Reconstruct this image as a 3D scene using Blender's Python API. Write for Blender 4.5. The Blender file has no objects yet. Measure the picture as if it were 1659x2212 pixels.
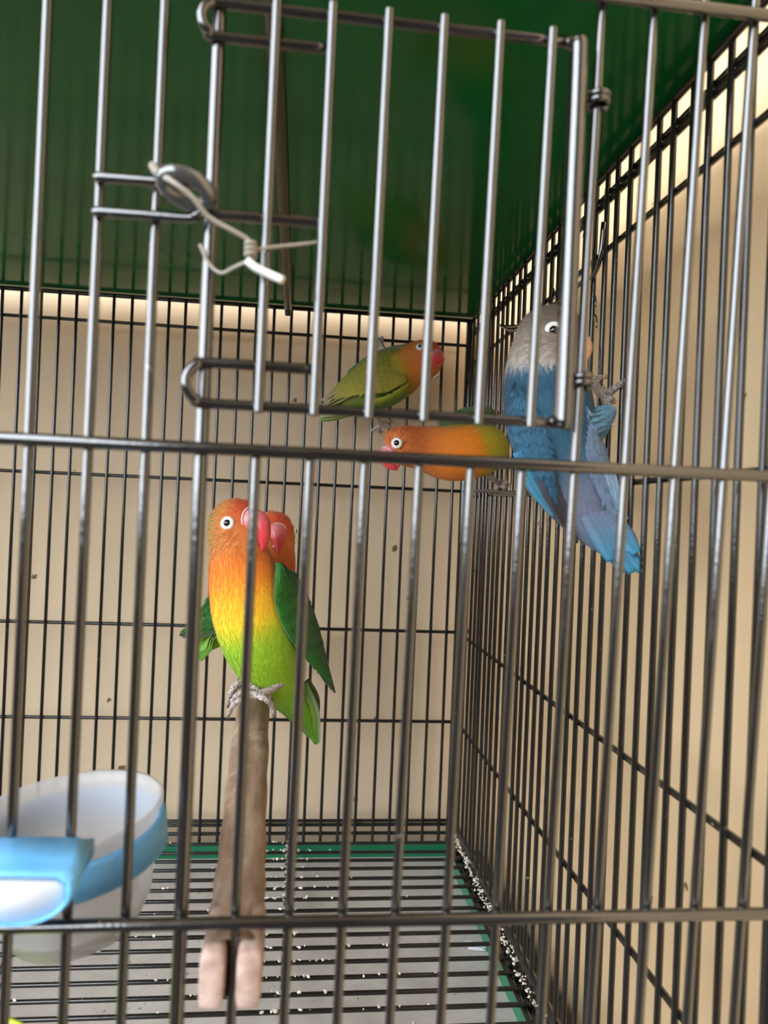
import bpy, bmesh, math, random
import numpy as np
from mathutils import Vector, Matrix, Quaternion

random.seed(7); RNG = np.random.default_rng(7)
scene = bpy.context.scene
COL = scene.collection

# ------------------------------------------------------------------ camera
H = 0.345                       # camera height above the table top
FPX, IMW, IMH = 1660.0, 1659.0, 2212.0
YAW, PIT, ROL = math.radians(6.400), math.radians(0.299), math.radians(2.371)
_f = Vector((math.sin(YAW)*math.cos(PIT), math.cos(YAW)*math.cos(PIT), math.sin(PIT)))
_r0 = Vector((math.cos(YAW), -math.sin(YAW), 0)); _u0 = _r0.cross(_f)
CR = _r0*math.cos(ROL) + _u0*math.sin(ROL)
CU = -_r0*math.sin(ROL) + _u0*math.cos(ROL)
CF = _f
CAM = Vector((0, 0, H))
cd = bpy.data.cameras.new('camera'); cam = bpy.data.objects.new('camera', cd); COL.objects.link(cam)
cd.sensor_fit = 'VERTICAL'; cd.sensor_height = 36.0; cd.lens = 36.0*FPX/IMH
cd.clip_start = 0.01; cd.clip_end = 60
cam.matrix_world = Matrix(((CR.x, CU.x, -CF.x, CAM.x), (CR.y, CU.y, -CF.y, CAM.y), (CR.z, CU.z, -CF.z, CAM.z), (0, 0, 0, 1)))
cd.dof.use_dof = True; cd.dof.focus_distance = 0.46; cd.dof.aperture_fstop = cd.lens/2.1   # about 2 mm pupil
scene.camera = cam

# ------------------------------------------------------------------ light
SKY = 8.5
w = bpy.data.worlds.new('overcast_sky'); scene.world = w; w.use_nodes = True
nt = w.node_tree; bg = nt.nodes['Background']
bg.inputs['Color'].default_value = (0.86, 0.93, 1.0, 1); bg.inputs['Strength'].default_value = SKY
scene.view_settings.view_transform = 'Standard'; scene.view_settings.look = 'None'
scene.view_settings.gamma = 1.0; scene.view_settings.use_curve_mapping = False
scene.view_settings.exposure = 0.14

# ------------------------------------------------------------------ helpers
def at(px, py, Y):
    """point of the place whose distance behind the lens plane is Y and which the photo shows at px, py"""
    d = CF + CR*((px-829.5)/FPX) - CU*((py-1106)/FPX)
    return CAM + d*(Y/d.y)
def atx(px, py, X):
    d = CF + CR*((px-829.5)/FPX) - CU*((py-1106)/FPX)
    return CAM + d*(X/d.x)
def lin(c):
    return tuple((v/12.92 if v <= .04045 else ((v+.055)/1.055)**2.4) for v in c)
def rgb(r, g, b): return lin((r/255, g/255, b/255))

def tag(o, label=None, cat=None, group=None, kind=None):
    if label: o['label'] = label
    if cat: o['category'] = cat
    if group: o['group'] = group
    if kind: o['kind'] = kind
    return o
def empty(name, loc=(0, 0, 0)):
    o = bpy.data.objects.new(name, None); COL.objects.link(o); o.location = loc; o.empty_display_size = .02
    return o
def link(name, me, parent=None, loc=None, mat=None):
    o = bpy.data.objects.new(name, me); COL.objects.link(o)
    if mat and not me.materials: me.materials.append(mat)
    if parent:
        o.parent = parent
        base = parent.location if parent.parent is None else parent.location + parent.parent.location
        o.matrix_parent_inverse = Matrix.Identity(4)
        o.location = (Vector(loc) if loc is not None else Vector((0, 0, 0))) - world_loc(parent)
    elif loc is not None:
        o.location = loc
    return o
def world_loc(o):
    v = Vector(o.location)
    while o.parent: o = o.parent; v += Vector(o.location)
    return v
def mesh(name, vs, fs, smooth=True, cols=None):
    me = bpy.data.meshes.new(name)
    me.from_pydata([tuple(v) for v in vs], [], [tuple(int(i) for i in f) for f in fs]); me.update()
    if smooth: me.polygons.foreach_set('use_smooth', [True]*len(me.polygons))
    if cols is not None:
        a = me.color_attributes.new('Col', 'FLOAT_COLOR', 'POINT')
        c = np.ones((len(me.vertices), 4), np.float32); c[:, :3] = cols
        a.data.foreach_set('color', c.ravel())
    return me
def cr(pts, n):
    """Catmull-Rom resampling of an array (k, d) to n rows, centripetal enough for our shapes"""
    P = np.asarray(pts, float); k = len(P)
    if k == 2:
        t = np.linspace(0, 1, n)[:, None]; return P[0]*(1-t)+P[1]*t
    Q = np.vstack([2*P[0]-P[1], P, 2*P[-1]-P[-2]])
    ts = np.linspace(0, k-1, n); out = []
    for t in ts:
        i = min(int(t), k-2); u = t-i; a, b, c, d = Q[i:i+4]
        out.append(.5*((2*b)+(-a+c)*u+(2*a-5*b+4*c-d)*u*u+(-a+3*b-3*c+d)*u**3))
    return np.array(out)
class MB:
    """collects tubes, boxes and lathes of ONE part"""
    def __init__(s): s.v = []; s.f = []
    def add(s, vs, fs):
        b = len(s.v); s.v += [tuple(x) for x in vs]; s.f += [tuple(int(i)+b for i in f) for f in fs]
    def tube(s, pts, r, n=10, res=None, cap=True):
        P = np.asarray(pts, float)
        rr = np.full(len(P), r) if np.isscalar(r) else np.asarray(r, float)
        if len(P) == 2 and not res:
            t = np.array([0, .003, .25, .5, .75, .997, 1])[:, None]; P = P[0]*(1-t)+P[1]*t; rr = np.interp(t[:, 0], [0, 1], rr)
        if res: D = cr(np.c_[P, rr], res); P = D[:, :3]; rr = D[:, 3]
        T = np.gradient(P, axis=0); T /= np.linalg.norm(T, axis=1)[:, None]+1e-12
        a = np.array([0, 0, 1.]) if abs(T[0][2]) < .9 else np.array([1., 0, 0])
        u = np.cross(T[0], a); u /= np.linalg.norm(u); vs = []
        for i in range(len(P)):
            u = u-T[i]*(u@T[i]); u /= np.linalg.norm(u); w_ = np.cross(T[i], u)
            for k in range(n):
                an = 2*math.pi*k/n; vs.append(P[i]+rr[i]*(math.cos(an)*u+math.sin(an)*w_))
        fs = [(i*n+k, i*n+(k+1) % n, (i+1)*n+(k+1) % n, (i+1)*n+k) for i in range(len(P)-1) for k in range(n)]
        if cap: fs += [tuple(range(n-1, -1, -1)), tuple((len(P)-1)*n+k for k in range(n))]
        s.add(vs, fs)
    def box(s, lo, hi):
        (a, b, c), (d, e, f) = lo, hi
        s.add([(a, b, c), (d, b, c), (d, e, c), (a, e, c), (a, b, f), (d, b, f), (d, e, f), (a, e, f)],
              [(3, 2, 1, 0), (4, 5, 6, 7), (0, 1, 5, 4), (1, 2, 6, 5), (2, 3, 7, 6), (3, 0, 4, 7)])
    def lathe(s, prof, n=64, c=(0, 0, 0), M=None, close=True):
        vs = []
        for r, z in prof:
            for k in range(n):
                an = 2*math.pi*k/n; vs.append(Vector((r*math.cos(an), r*math.sin(an), z)))
        m = len(prof); fs = []
        for i in range(m if close else m-1):
            j = (i+1) % m
            for k in range(n): fs.append((i*n+k, i*n+(k+1) % n, j*n+(k+1) % n, j*n+k))
        if M is not None: vs = [M @ v for v in vs]
        s.add([Vector(c)+v for v in vs], fs)
    def ball(s, c, rx, ry=None, rz=None, M=None, n=16, m=10):
        ry = ry or rx; rz = rz or rx; vs = []
        for i in range(m+1):
            th = math.pi*i/m
            for k in range(n):
                ph = 2*math.pi*k/n; v = Vector((rx*math.sin(th)*math.cos(ph), ry*math.sin(th)*math.sin(ph), rz*math.cos(th)))
                if M is not None: v = M @ v
                vs.append(Vector(c)+v)
        s.add(vs, [(i*n+k, (i+1)*n+k, (i+1)*n+(k+1) % n, i*n+(k+1) % n) for i in range(m) for k in range(n)])
    def build(s, name, mat, parent=None, smooth=True, bevel=0):
        me = mesh(name, s.v, s.f, smooth)
        bm = bmesh.new(); bm.from_mesh(me); bmesh.ops.remove_doubles(bm, verts=bm.verts, dist=1e-7)
        bmesh.ops.recalc_face_normals(bm, faces=bm.faces); bm.to_mesh(me); bm.free()
        o = link(name, me, parent, (0, 0, 0), mat)
        if bevel:
            b = o.modifiers.new('bevel', 'BEVEL'); b.width = bevel; b.segments = 2; b.limit_method = 'ANGLE'
        if smooth and bevel: pass
        return o

# ------------------------------------------------------------------ materials
def mat(name, base, rough=.5, metal=0., coat=0., spec=.5, trans=0., ior=1.45):
    m = bpy.data.materials.new(name); m.use_nodes = True
    p = m.node_tree.nodes['Principled BSDF']
    p.inputs['Base Color'].default_value = (*base, 1); p.inputs['Roughness'].default_value = rough
    p.inputs['Metallic'].default_value = metal; p.inputs['Coat Weight'].default_value = coat
    p.inputs['Coat Roughness'].default_value = .12
    p.inputs['Specular IOR Level'].default_value = spec; p.inputs['Transmission Weight'].default_value = trans
    p.inputs['IOR'].default_value = ior
    return m, m.node_tree, p
def N(nt, t, **k):
    n = nt.nodes.new(t)
    for a, b in k.items():
        if a in n.inputs: n.inputs[a].default_value = b
        else: setattr(n, a, b)
    return n
def coords(nt, scale=(1, 1, 1)):
    g = N(nt, 'ShaderNodeNewGeometry'); mp = N(nt, 'ShaderNodeMapping'); mp.inputs['Scale'].default_value = scale
    nt.links.new(g.outputs['Position'], mp.inputs['Vector']); return mp.outputs['Vector']
def noise(nt, vec, scale, detail=3, rough=.55):
    n = N(nt, 'ShaderNodeTexNoise', Scale=scale, Detail=detail, Roughness=rough); nt.links.new(vec, n.inputs['Vector']); return n.outputs['Fac']
def ramp(nt, fac, stops):
    r = N(nt, 'ShaderNodeValToRGB'); e = r.color_ramp.elements
    while len(e) < len(stops): e.new(.5)
    for q, (p, c) in zip(e, stops): q.position = p; q.color = (*c, 1)
    nt.links.new(fac, r.inputs['Fac']); return r.outputs['Color']
def mix(nt, fac, a, b, mode='MIX'):
    m = N(nt, 'ShaderNodeMix'); m.data_type = 'RGBA'; m.blend_type = mode
    for s, v in ((0, fac), (6, a), (7, b)):
        if hasattr(v, 'is_output') or isinstance(v, bpy.types.NodeSocket): nt.links.new(v, m.inputs[s])
        else: m.inputs[s].default_value = v if s == 0 else (*v, 1)
    return m.outputs[2]
def bump(nt, p, h, strength, dist):
    b = N(nt, 'ShaderNodeBump', Strength=strength, Distance=dist); nt.links.new(h, b.inputs['Height']); nt.links.new(b.outputs['Normal'], p.inputs['Normal'])

def wire_mat(name, base, wear, coat=.7, ior=1.85):
    m, nt_, p = mat(name, base, .3, 0, coat, .5, ior=ior)
    v = coords(nt_); n1 = noise(nt_, v, 260, 3); n2 = noise(nt_, v, 60, 2)
    c = ramp(nt_, n1, [(0, base), (.70, base), (.76, wear), (1, wear)])
    c0 = mix(nt_, ramp(nt_, n2, [(.45, (0, 0, 0)), (.7, (1, 1, 1))]), base, c)
    nt_.links.new(c0, p.inputs['Base Color'])
    nt_.links.new(ramp(nt_, noise(nt_, v, 90, 3), [(.3, (.10,)*3), (.75, (.20,)*3)]), p.inputs['Roughness'])
    bump(nt_, p, noise(nt_, v, 500, 2), .15, .0004)
    return m
M_WIRE = wire_mat('black_coated_wire', (.008, .007, .0065), (.30, .28, .25))
M_WIRE2 = wire_mat('shaded_black_wire', (.010, .0085, .0075), (.30, .28, .25), .25, 1.5)  # same coated wire; lower gloss stands in for sky blocked from these panels
M_STEEL = wire_mat('grey_latch_steel', (.055, .06, .06), (.2, .2, .19))
def wall_mat(name, base, dark):
    m, nt_, p = mat(name, base, .75, spec=.25)
    v = coords(nt_); c = mix(nt_, ramp(nt_, noise(nt_, v, 5, 4), [(.35, (0, 0, 0)), (.75, (1, 1, 1))]), base, dark)
    vo = N(nt_, 'ShaderNodeTexVoronoi', Scale=26.0); nt_.links.new(v, vo.inputs['Vector'])
    wn = noise(nt_, v, 330, 3); ad = N(nt_, 'ShaderNodeMath', operation='MULTIPLY_ADD'); nt_.links.new(wn, ad.inputs[0]); ad.inputs[1].default_value = .13
    nt_.links.new(vo.outputs['Distance'], ad.inputs[2])
    spot = ramp(nt_, ad.outputs[0], [(.128, (1, 1, 1)), (.150, (0, 0, 0))])
    c = mix(nt_, spot, c, rgb(120, 95, 68))
    sm = ramp(nt_, noise(nt_, coords(nt_, (30, 30, 7)), 1.0, 4, .6), [(.58, (0, 0, 0)), (.80, (.35,)*3)])
    c = mix(nt_, sm, c, dark)
    nt_.links.new(c, p.inputs['Base Color']); bump(nt_, p, noise(nt_, v, 220, 4), .12, .001)
    return m
M_WALLB = wall_mat('cream_painted_wall', rgb(232, 208, 177), rgb(219, 193, 159))
M_WALLR = wall_mat('warm_cream_painted_wall', rgb(230, 201, 160), rgb(219, 186, 143))
m, nt_, p = mat('grey_table_top', rgb(100, 88, 78), .7); M_TABLE = m
v = coords(nt_); nt_.links.new(ramp(nt_, noise(nt_, v, 9, 5), [(.3, rgb(58, 50, 44)), (.7, rgb(74, 65, 57))]), p.inputs['Base Color'])
M_DARKW, _, _ = mat('dark_blocker', rgb(62, 46, 36), .6)  # dark finish of the added out-of-view walls that wires reflect
m, nt_, p = mat('glossy_green_plastic', rgb(18, 100, 50), .13, spec=.16, ior=1.5); M_ROOF = m
v = coords(nt_); nt_.links.new(ramp(nt_, noise(nt_, v, 12, 3), [(.3, rgb(15, 96, 47)), (.7, rgb(20, 106, 54))]), p.inputs['Base Color'])
nt_.links.new(ramp(nt_, noise(nt_, v, 40, 4), [(.3, (.09,)*3), (.8, (.17,)*3)]), p.inputs['Roughness'])
m, nt_, p = mat('green_tray_plastic', rgb(20, 122, 84), .3); M_TRAYG = m
m, nt_, p = mat('grey_tray_bottom', rgb(172, 164, 158), .6); M_TRAY = m
v = coords(nt_); c = ramp(nt_, noise(nt_, v, 30, 5, .7), [(.3, rgb(180, 173, 166)), (.7, rgb(206, 200, 195))])
c = mix(nt_, ramp(nt_, noise(nt_, v, 420, 3), [(.66, (0, 0, 0)), (.74, (.8,)*3)]), c, rgb(95, 82, 70)); nt_.links.new(c, p.inputs['Base Color'])
m, nt_, p = mat('brown_rail', rgb(56, 46, 36), .38, coat=.2); M_RAIL = m
m, nt_, p = mat('worn_brown_wood', rgb(140, 112, 92), .62); M_WOOD = m
v = coords(nt_, (1, .12, 1)); g = noise(nt_, v, 190, 5, .65); v2 = coords(nt_)
c = ramp(nt_, g, [(.3, rgb(104, 82, 66)), (.55, rgb(146, 120, 100)), (.8, rgb(178, 156, 138))])
c = mix(nt_, ramp(nt_, noise(nt_, v2, 70, 5, .7), [(.55, (0, 0, 0)), (.78, (.75,)*3)]), c, rgb(196, 178, 162))
nt_.links.new(c, p.inputs['Base Color']); bump(nt_, p, g, .4, .002)
m, nt_, p = mat('pale_cut_wood', rgb(190, 160, 150), .8); M_CUT = m
v = coords(nt_); nt_.links.new(ramp(nt_, noise(nt_, v, 160, 4), [(.35, rgb(150, 122, 110)), (.7, rgb(196, 170, 158))]), p.inputs['Base Color'])
# frosted plastic: part of the light goes straight through the thin wall
m, nt_, p = mat('frosted_white_plastic', rgb(208, 206, 206), .3); M_CUP = m
tr = N(nt_, 'ShaderNodeBsdfTransparent'); tl = N(nt_, 'ShaderNodeBsdfTranslucent'); tl.inputs['Color'].default_value = (*rgb(225, 225, 228), 1)
mx = N(nt_, 'ShaderNodeMixShader', Fac=.30); mx2 = N(nt_, 'ShaderNodeMixShader', Fac=.42)
nt_.links.new(p.outputs[0], mx.inputs[1]); nt_.links.new(tl.outputs[0], mx.inputs[2])
nt_.links.new(mx.outputs[0], mx2.inputs[1]); nt_.links.new(tr.outputs[0], mx2.inputs[2])
nt_.links.new(mx2.outputs[0], nt_.nodes['Material Output'].inputs[0])
M_BLUE, nt_, p = mat('light_blue_plastic', rgb(96, 168, 222), .38)
nt_.links.new(ramp(nt_, noise(nt_, coords(nt_), 60, 3), [(.3, rgb(88, 160, 216)), (.7, rgb(112, 180, 228))]), p.inputs['Base Color'])
M_LIME, _, _ = mat('lime_yellow_plastic', rgb(206, 226, 70), .4)
M_RESID, nt_, p = mat('pale_seed_residue', rgb(206, 196, 182), .7)
nt_.links.new(ramp(nt_, noise(nt_, coords(nt_), 300, 4), [(.3, rgb(176, 160, 140)), (.7, rgb(222, 214, 204))]), p.inputs['Base Color'])
M_WHITE, nt_, p = mat('white_grit', rgb(228, 230, 234), .7)
M_DROP, nt_, p = mat('dried_droppings', rgb(214, 206, 190), .8)
nt_.links.new(ramp(nt_, noise(nt_, coords(nt_), 150, 3), [(.35, rgb(180, 168, 146)), (.65, rgb(232, 226, 214))]), p.inputs['Base Color'])
M_TIE, _, _ = mat('grey_tie_wire', rgb(150, 142, 130), .5)
M_TIEW, _, _ = mat('white_tie_coating', rgb(225, 224, 220), .5)
# birds
def plum_mat(name, rough=.72):
    m, nt_, p = mat(name, (1, 1, 1), rough, spec=.25); p.inputs['Sheen Weight'].default_value = .15
    a = N(nt_, 'ShaderNodeVertexColor'); a.layer_name = 'Col'
    n = noise(nt_, coords(nt_), 900, 3); k = ramp(nt_, n, [(.3, (.92,)*3), (.7, (1.05,)*3)])
    nt_.links.new(mix(nt_, 1.0, a.outputs['Color'], k, 'MULTIPLY'), p.inputs['Base Color'])
    bump(nt_, p, n, .25, .0006)
    return m
M_PLUM = plum_mat('plumage'); M_FEATH = plum_mat('flight_feathers', .55)
M_BEAKR, nt_, p = mat('horn_beak', (1, 1, 1), .36, coat=.1)
a_ = N(nt_, 'ShaderNodeVertexColor'); a_.layer_name = 'Col'; nt_.links.new(mix(nt_, 1.0, a_.outputs['Color'], ramp(nt_, noise(nt_, coords(nt_), 500, 3), [(.3, (.9,)*3), (.7, (1.04,)*3)]), 'MULTIPLY'), p.inputs['Base Color'])
M_CERE, _, _ = mat('pale_cere', rgb(226, 196, 190), .6)
M_RING, _, _ = mat('white_eye_skin', rgb(236, 232, 226), .6)
M_EYE, _, _ = mat('black_eye', (.006, .005, .006), .06, coat=1)
M_IRIS, _, _ = mat('dark_iris', rgb(70, 48, 36), .15)
M_FOOT, nt_, p = mat('scaly_grey_skin', rgb(196, 184, 176), .7)
vo = N(nt_, 'ShaderNodeTexVoronoi', Scale=1100.0); nt_.links.new(coords(nt_), vo.inputs['Vector'])
nt_.links.new(ramp(nt_, vo.outputs['Distance'], [(.2, rgb(212, 202, 196)), (.7, rgb(140, 126, 118))]), p.inputs['Base Color']); bump(nt_, p, vo.outputs['Distance'], .6, -.0008)
M_CLAW, _, _ = mat('horn_claw', rgb(120, 104, 92), .4)
M_BAND, _, _ = mat('silver_leg_band', rgb(190, 205, 215), .25, metal=.9)

# ------------------------------------------------------------------ setting
YB, YF, XR, XL = 0.677, 0.2145, 0.1485, -0.365       # cage planes
ZROOF = H+0.181; ZG = H-0.281
YWALL, XWALL = YB+0.036, XR+0.040
b = MB(); b.box((-2.4, YWALL, -.75), (XWALL+.1, YWALL+.1, 1.5)); tag(b.build('wall_back', M_WALLB, smooth=False), 'cream painted wall behind the cage', kind='structure')
b = MB(); b.box((XWALL, -.05, -.75), (XWALL+.1, YWALL, 1.5)); tag(b.build('wall_right', M_WALLR, smooth=False), 'warm cream side wall next to the cage', kind='structure')
b = MB(); b.box((XWALL+.02, -1.7, -.75), (XWALL+.1, -.05, 1.5)); b.box((-.42, -1.8, -.75), (XWALL+.1, -1.7, 1.5)); tag(b.build('light_block_wall', M_DARKW, smooth=False), 'unseen dark timber wall added to darken the wire reflections', kind='structure')  # out-of-view wall, added so the wires' right sides reflect something dark
b = MB(); b.box((-.42, -1.8, 1.5), (XWALL+.1, -.2, 1.56)); b.box((-1.5, -.2, 1.5), (XWALL+.1, YWALL+.1, 1.56)); tag(b.build('sky_block_ceiling', M_WALLB, smooth=False), 'unseen porch slab above the cage, added to block the high sky', kind='structure')  # out-of-view slab, shaped to keep high sky off bars and walls
b = MB(); b.box((-1.7, -3.1, -.75), (-1.6, YWALL, .33)); b.box((-1.6, -3.1, -.75), (-.42, -3.0, .33)); tag(b.build('light_block_parapet', M_DARKW, smooth=False), 'unseen low dark parapet added to block sky light below the horizon', kind='structure')  # invented parapet, hides low sky so the lower wires stay dark
b = MB(); b.box((-6, -6, -.8), (6, 3, -.75)); tag(b.build('floor', M_TABLE, smooth=False), 'grey brown floor under the cage stand', kind='structure')

# ------------------------------------------------------------------ cage
cage = empty('bird_cage', ((XL+XR)/2, (YB+YF)/2, 0.0))
tag(cage, 'black wire bird cage with a glossy green plastic roof', 'cage')
R0 = 0.00138
def rod_mesh(name, length, r, n=12):
    b = MB(); k = 7
    b.tube([(0, 0, 0), (0, 0, length)], r, n); return mesh(name, b.v, b.f)
QX = Vector((0, 0, 1)).rotation_difference(Vector((1, 0, 0)))
QY = Vector((0, 0, 1)).rotation_difference(Vector((0, 1, 0)))
def jit(a=.0035):
    a *= .3
    return Quaternion((1, random.uniform(-a, a)*.5, random.uniform(-a, a)*.5, 0)).normalized()
ZB = H-0.294                       # lower end of the panels
ZT = ZROOF
# levels of the cross bars, shared by the panels
ZBAR = [H+.1562, H+.0251, H-.1017, H-.1821]
def rod(name, me, p, parent, q=None, mt=M_WIRE2):
    o = link(name, me, parent, p, mt)
    if q is not None: o.rotation_mode = 'QUATERNION'; o.rotation_quaternion = q
    return o
# back panel: frame (corner post, bottom edge) then crossbars, then wires
fb = MB()
fb.tube([(XR-.0005, YB, ZB), (XR-.0005, YB, ZT-.004)], .0046)
bp = fb.build('back_panel', M_WIRE2, cage)
fb = MB(); fb.tube([(XL, YB, ZB), (XL, YB, ZT-.004)], .0032); fb.build('corner_post', M_WIRE2, bp)
me = rod_mesh('crossbar', XR-XL, R0*1.1)
for z in ZBAR + [H-.2705, H-.2740, H-.2815]: rod('crossbar', me, (XL, YB+.0022, z), bp, QX)
me = rod_mesh('crossbar', XR-XL, .0018); rod('crossbar', me, (XL, YB+.001, ZT-.0025), bp, QX)
me = rod_mesh('wire', ZT-.002-ZB, R0)
for i in range(-8, 26): rod('wire', me, (-.23785+i*.015+random.uniform(-.0006, .0006), YB, ZB), bp, jit())
# right panel
fb = MB()
fb.tube([(XR, YF+.004, ZB), (XR, YF+.004, ZT-.004)], .0032)
fb.tube([(XR+.001, YF, H-.270), (XR+.001, YB, H-.270)], .0028)
rp = fb.build('side_panel', M_WIRE2, cage)
me = rod_mesh('crossbar', YB-YF, R0*1.1)
for z in [H+.1690, H+.1652, H+.1400, H+.0200, H-.1038, H-.1832, H-.2875]: rod('crossbar', me, (XR+.0024, YF, z), rp, QY)
me = rod_mesh('crossbar', YB-YF, .0018); rod('crossbar', me, (XR+.0005, YF, ZT-.0025), rp, QY)
me = rod_mesh('wire', ZT-.002-ZB, R0)
k = 0
y = YB-.0125
while y > YF+.008:
    rod('wire', me, (XR+random.uniform(-.0004, .0004), y+random.uniform(-.0007, .0007), ZB), rp, jit()); y -= .0139
# left panel (beyond the frame, seen by the glossy roof)
fb = MB(); fb.tube([(XL, YF+.004, ZB), (XL, YF+.004, ZT-.004)], .0032); fb.tube([(XL, YF, H-.277), (XL, YB, H-.277)], .003)
lp = fb.build('side_panel', M_WIRE2, cage)
me = rod_mesh('crossbar', YB-YF, R0*1.1)
for z in ZBAR: rod('crossbar', me, (XL-.0024, YF, z), lp, QY)
me = rod_mesh('wire', ZT-.002-ZB, R0); y = YB-.0125
while y > YF+.008: rod('wire', me, (XL, y, ZB), lp, jit()); y -= .0139
def rod(name, me, p, parent, q=None, mt=M_WIRE):
    o = link(name, me, parent, p, mt)
    if q is not None: o.rotation_mode = 'QUATERNION'; o.rotation_quaternion = q
    return o
# front panel
XF0 = -.0720
ZFB = [at(800, 22, YF).z+.010, at(700, 983, YF).z, at(700, 1978, YF).z]
ztop = at(1430, 22, YF).z
fb = MB()
fb.tube([(XF0+3*.015, YF, ZB), (XF0+3*.015, YF, ZT)], .0020)
fb.tube([(XL, YF, H-.277), (XR, YF, H-.277)], .003)
fp = fb.build('front_panel', M_WIRE, cage)
me = rod_mesh('crossbar', XR-XL, R0*1.28)
for z in (ztop, ZFB[1], ZFB[2]): rod('crossbar', me, (XL, YF-.0030, z), fp, QX)
ZPIV = H-.03
def lean(j): return max(0, j-3)*.0029      # the hand-welded front leans a little to the right
mew = rod_mesh('wire', ZT-.002-ZB, R0)
mlow = rod_mesh('wire', ZFB[1]-ZB, R0)
for j in range(-19, 15):
    x = XF0+j*.015
    if j == 3: continue
    ln = lean(j); q = Quaternion((0, 1, 0), ln) @ jit(.003); x += ln*(ZB-ZPIV)+random.uniform(-.0003, .0003)
    rod('wire', mlow if 4 <= j <= 9 else mew, (x, YF, ZB), fp, q)
# door in the front panel
YD = YF-.0022
def fpx(*pts): return [at(a, c, YD) for a, c in pts]
d = MB()
zt = at(830, 47, YD).z; zb = at(830, 893, YD).z; xr_ = at(1236, 500, YD).x
xl = at(436, 60, YD).x; x5 = XF0+5*.015
def ubar(z, z2):
    s_ = abs(z-z2)/2; zc = (z+z2)/2; sg = 1 if z > z2 else -1
    pts = [(xr_-.004, YD, z), (x5, YD, z), (xl+s_, YD, z)]
    for a in (30, 60, 90, 120, 150): an = math.radians(a); pts.append((xl+s_-s_*math.sin(an), YD-.0015*math.sin(an), zc+sg*s_*math.cos(an)))
    pts += [(xl+s_, YD, z2), (x5, YD, z2)]
    return pts
d.tube(ubar(zt, zt-.0092), .00150, res=70)
dr = d.build('door', M_WIRE, cage)
d = MB(); d.tube(ubar(zb, zb+.0110), .00150, res=70); d.build('door_rail', M_WIRE, dr)
xt_ = at(1249, 130, YD).x; xb_ = at(1217, 880, YD).x; xr_ = (xt_+xb_)/2
d = MB(); d.tube([(xt_-.004, YD, zt), (xt_-.0008, YD, zt-.0008), (xt_, YD, zt-.004), (xr_, YD, (zt+zb)/2), (xb_, YD, zb+.004), (xb_-.0008, YD, zb+.0008), (xb_-.004, YD, zb)],
                 [.0016, .0022, .0027, .0027, .0027, .0022, .0016], res=50, n=14)
d.build('door_stile', M_WIRE, dr)
me = rod_mesh('wire', zt-zb+.004, R0)
for j in range(4, 10): rod('wire', me, (XF0+j*.015+lean(j)*(zb-.002-ZPIV)+random.uniform(-.0003, .0003), YD-.0024, zb-.002), dr, Quaternion((0, 1, 0), lean(j)) @ jit(.003))
d = MB(); pA = at(472, 463, YD); d.tube([(pA.x-.002, YD, pA.z), (x5, YD, pA.z)], .0015); d.build('latch_bar', M_WIRE, dr)
xw1 = XF0+1*.015
d = MB(); za = at(205, 382, YD).z; zc_ = at(205, 457, YD).z; s_ = (za-zc_)/2; xe = at(448, 430, YD).x-s_
pts = [(xw1-.0006, YD, za), ((xw1+xe)/2, YD-.0005, za), (xe, YD-.001, za)]
for a in (30, 60, 90, 120, 150): an = math.radians(a); pts.append((xe+s_*math.sin(an), YD-.002, (za+zc_)/2+s_*math.cos(an)))
pts += [(xe, YD-.001, zc_), ((xw1+xe)/2, YD-.0005, zc_), (xw1-.0006, YD, zc_)]
d.tube(pts, .0014, res=50); d.build('latch_hook', M_WIRE, fp)
# ring through the latch
d = MB(); rc = at(403, 408, YD-.006); pts = []
ax = Vector((.85, .25, -.18)).normalized(); ay = Vector((.12, -.80, .55)).normalized()
for k in range(25): a = 2*math.pi*k/24; pts.append(rc+ax*(.0062*math.cos(a))+ay*(.0040*math.sin(a)))
d.tube(pts, .0021, n=12, cap=False); d.build('latch_ring', M_STEEL, dr)
# hinge coils where the door stile turns on the next wire
for (px, py) in ((1281, 216), (1251, 824)):
    d = MB(); c = at(px, py, YF-.001); c.x = XF0+10*.015+lean(10)*(c.z-ZPIV)
    pts = [(c.x+.0026*math.cos(t), c.y+.0026*math.sin(t), c.z-.0018+.0036*t/(4*math.pi)) for t in np.linspace(0, 4*math.pi, 40)]
    pts.append((xr_, YD, c.z+.001)); d.tube(pts, .0010, n=8); d.build('hinge_coil', M_WIRE, dr)
# small service door of the side panel: its frame ends and spring hooks near the blue bird
sdm = MB()
def rpx(px, py, off=-.002): return atx(px, py, XR+off)
sdm.tube([rpx(1090, 706), rpx(1120, 704), rpx(1150, 690), rpx(1215, 645), rpx(1262, 606)], .0013, res=24)
sdm.tube([rpx(1084, 703), rpx(1102, 712), rpx(1118, 712)], .0016, res=8)
sdm.tube([rpx(1280, 600), rpx(1296, 560), rpx(1304, 480)], .0013, res=10)
so = sdm.build('service_door', M_WIRE, rp)
for (px, py) in ((1180, 640), (1198, 628), (1262, 612), (1266, 655), (1268, 700)):
    c = rpx(px, py, -.004); sdm = MB()
    sdm.tube([c+Vector((.004, -.003*math.cos(t), .005*math.sin(t))) for t in np.linspace(-.5, 2.6, 12)], .0005, n=6); sdm.build('spring_hook', M_WIRE, so)
sdm = MB(); sdm.tube([rpx(1000, 1062), rpx(1060, 1060), rpx(1100, 1064), rpx(1160, 1060)], .0013, res=12)
sdm.tube([rpx(1060, 1068), rpx(1110, 1070), rpx(1165, 1066)], .0012, res=12); sdm.build('service_door_hinge', M_WIRE, rp)
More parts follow.
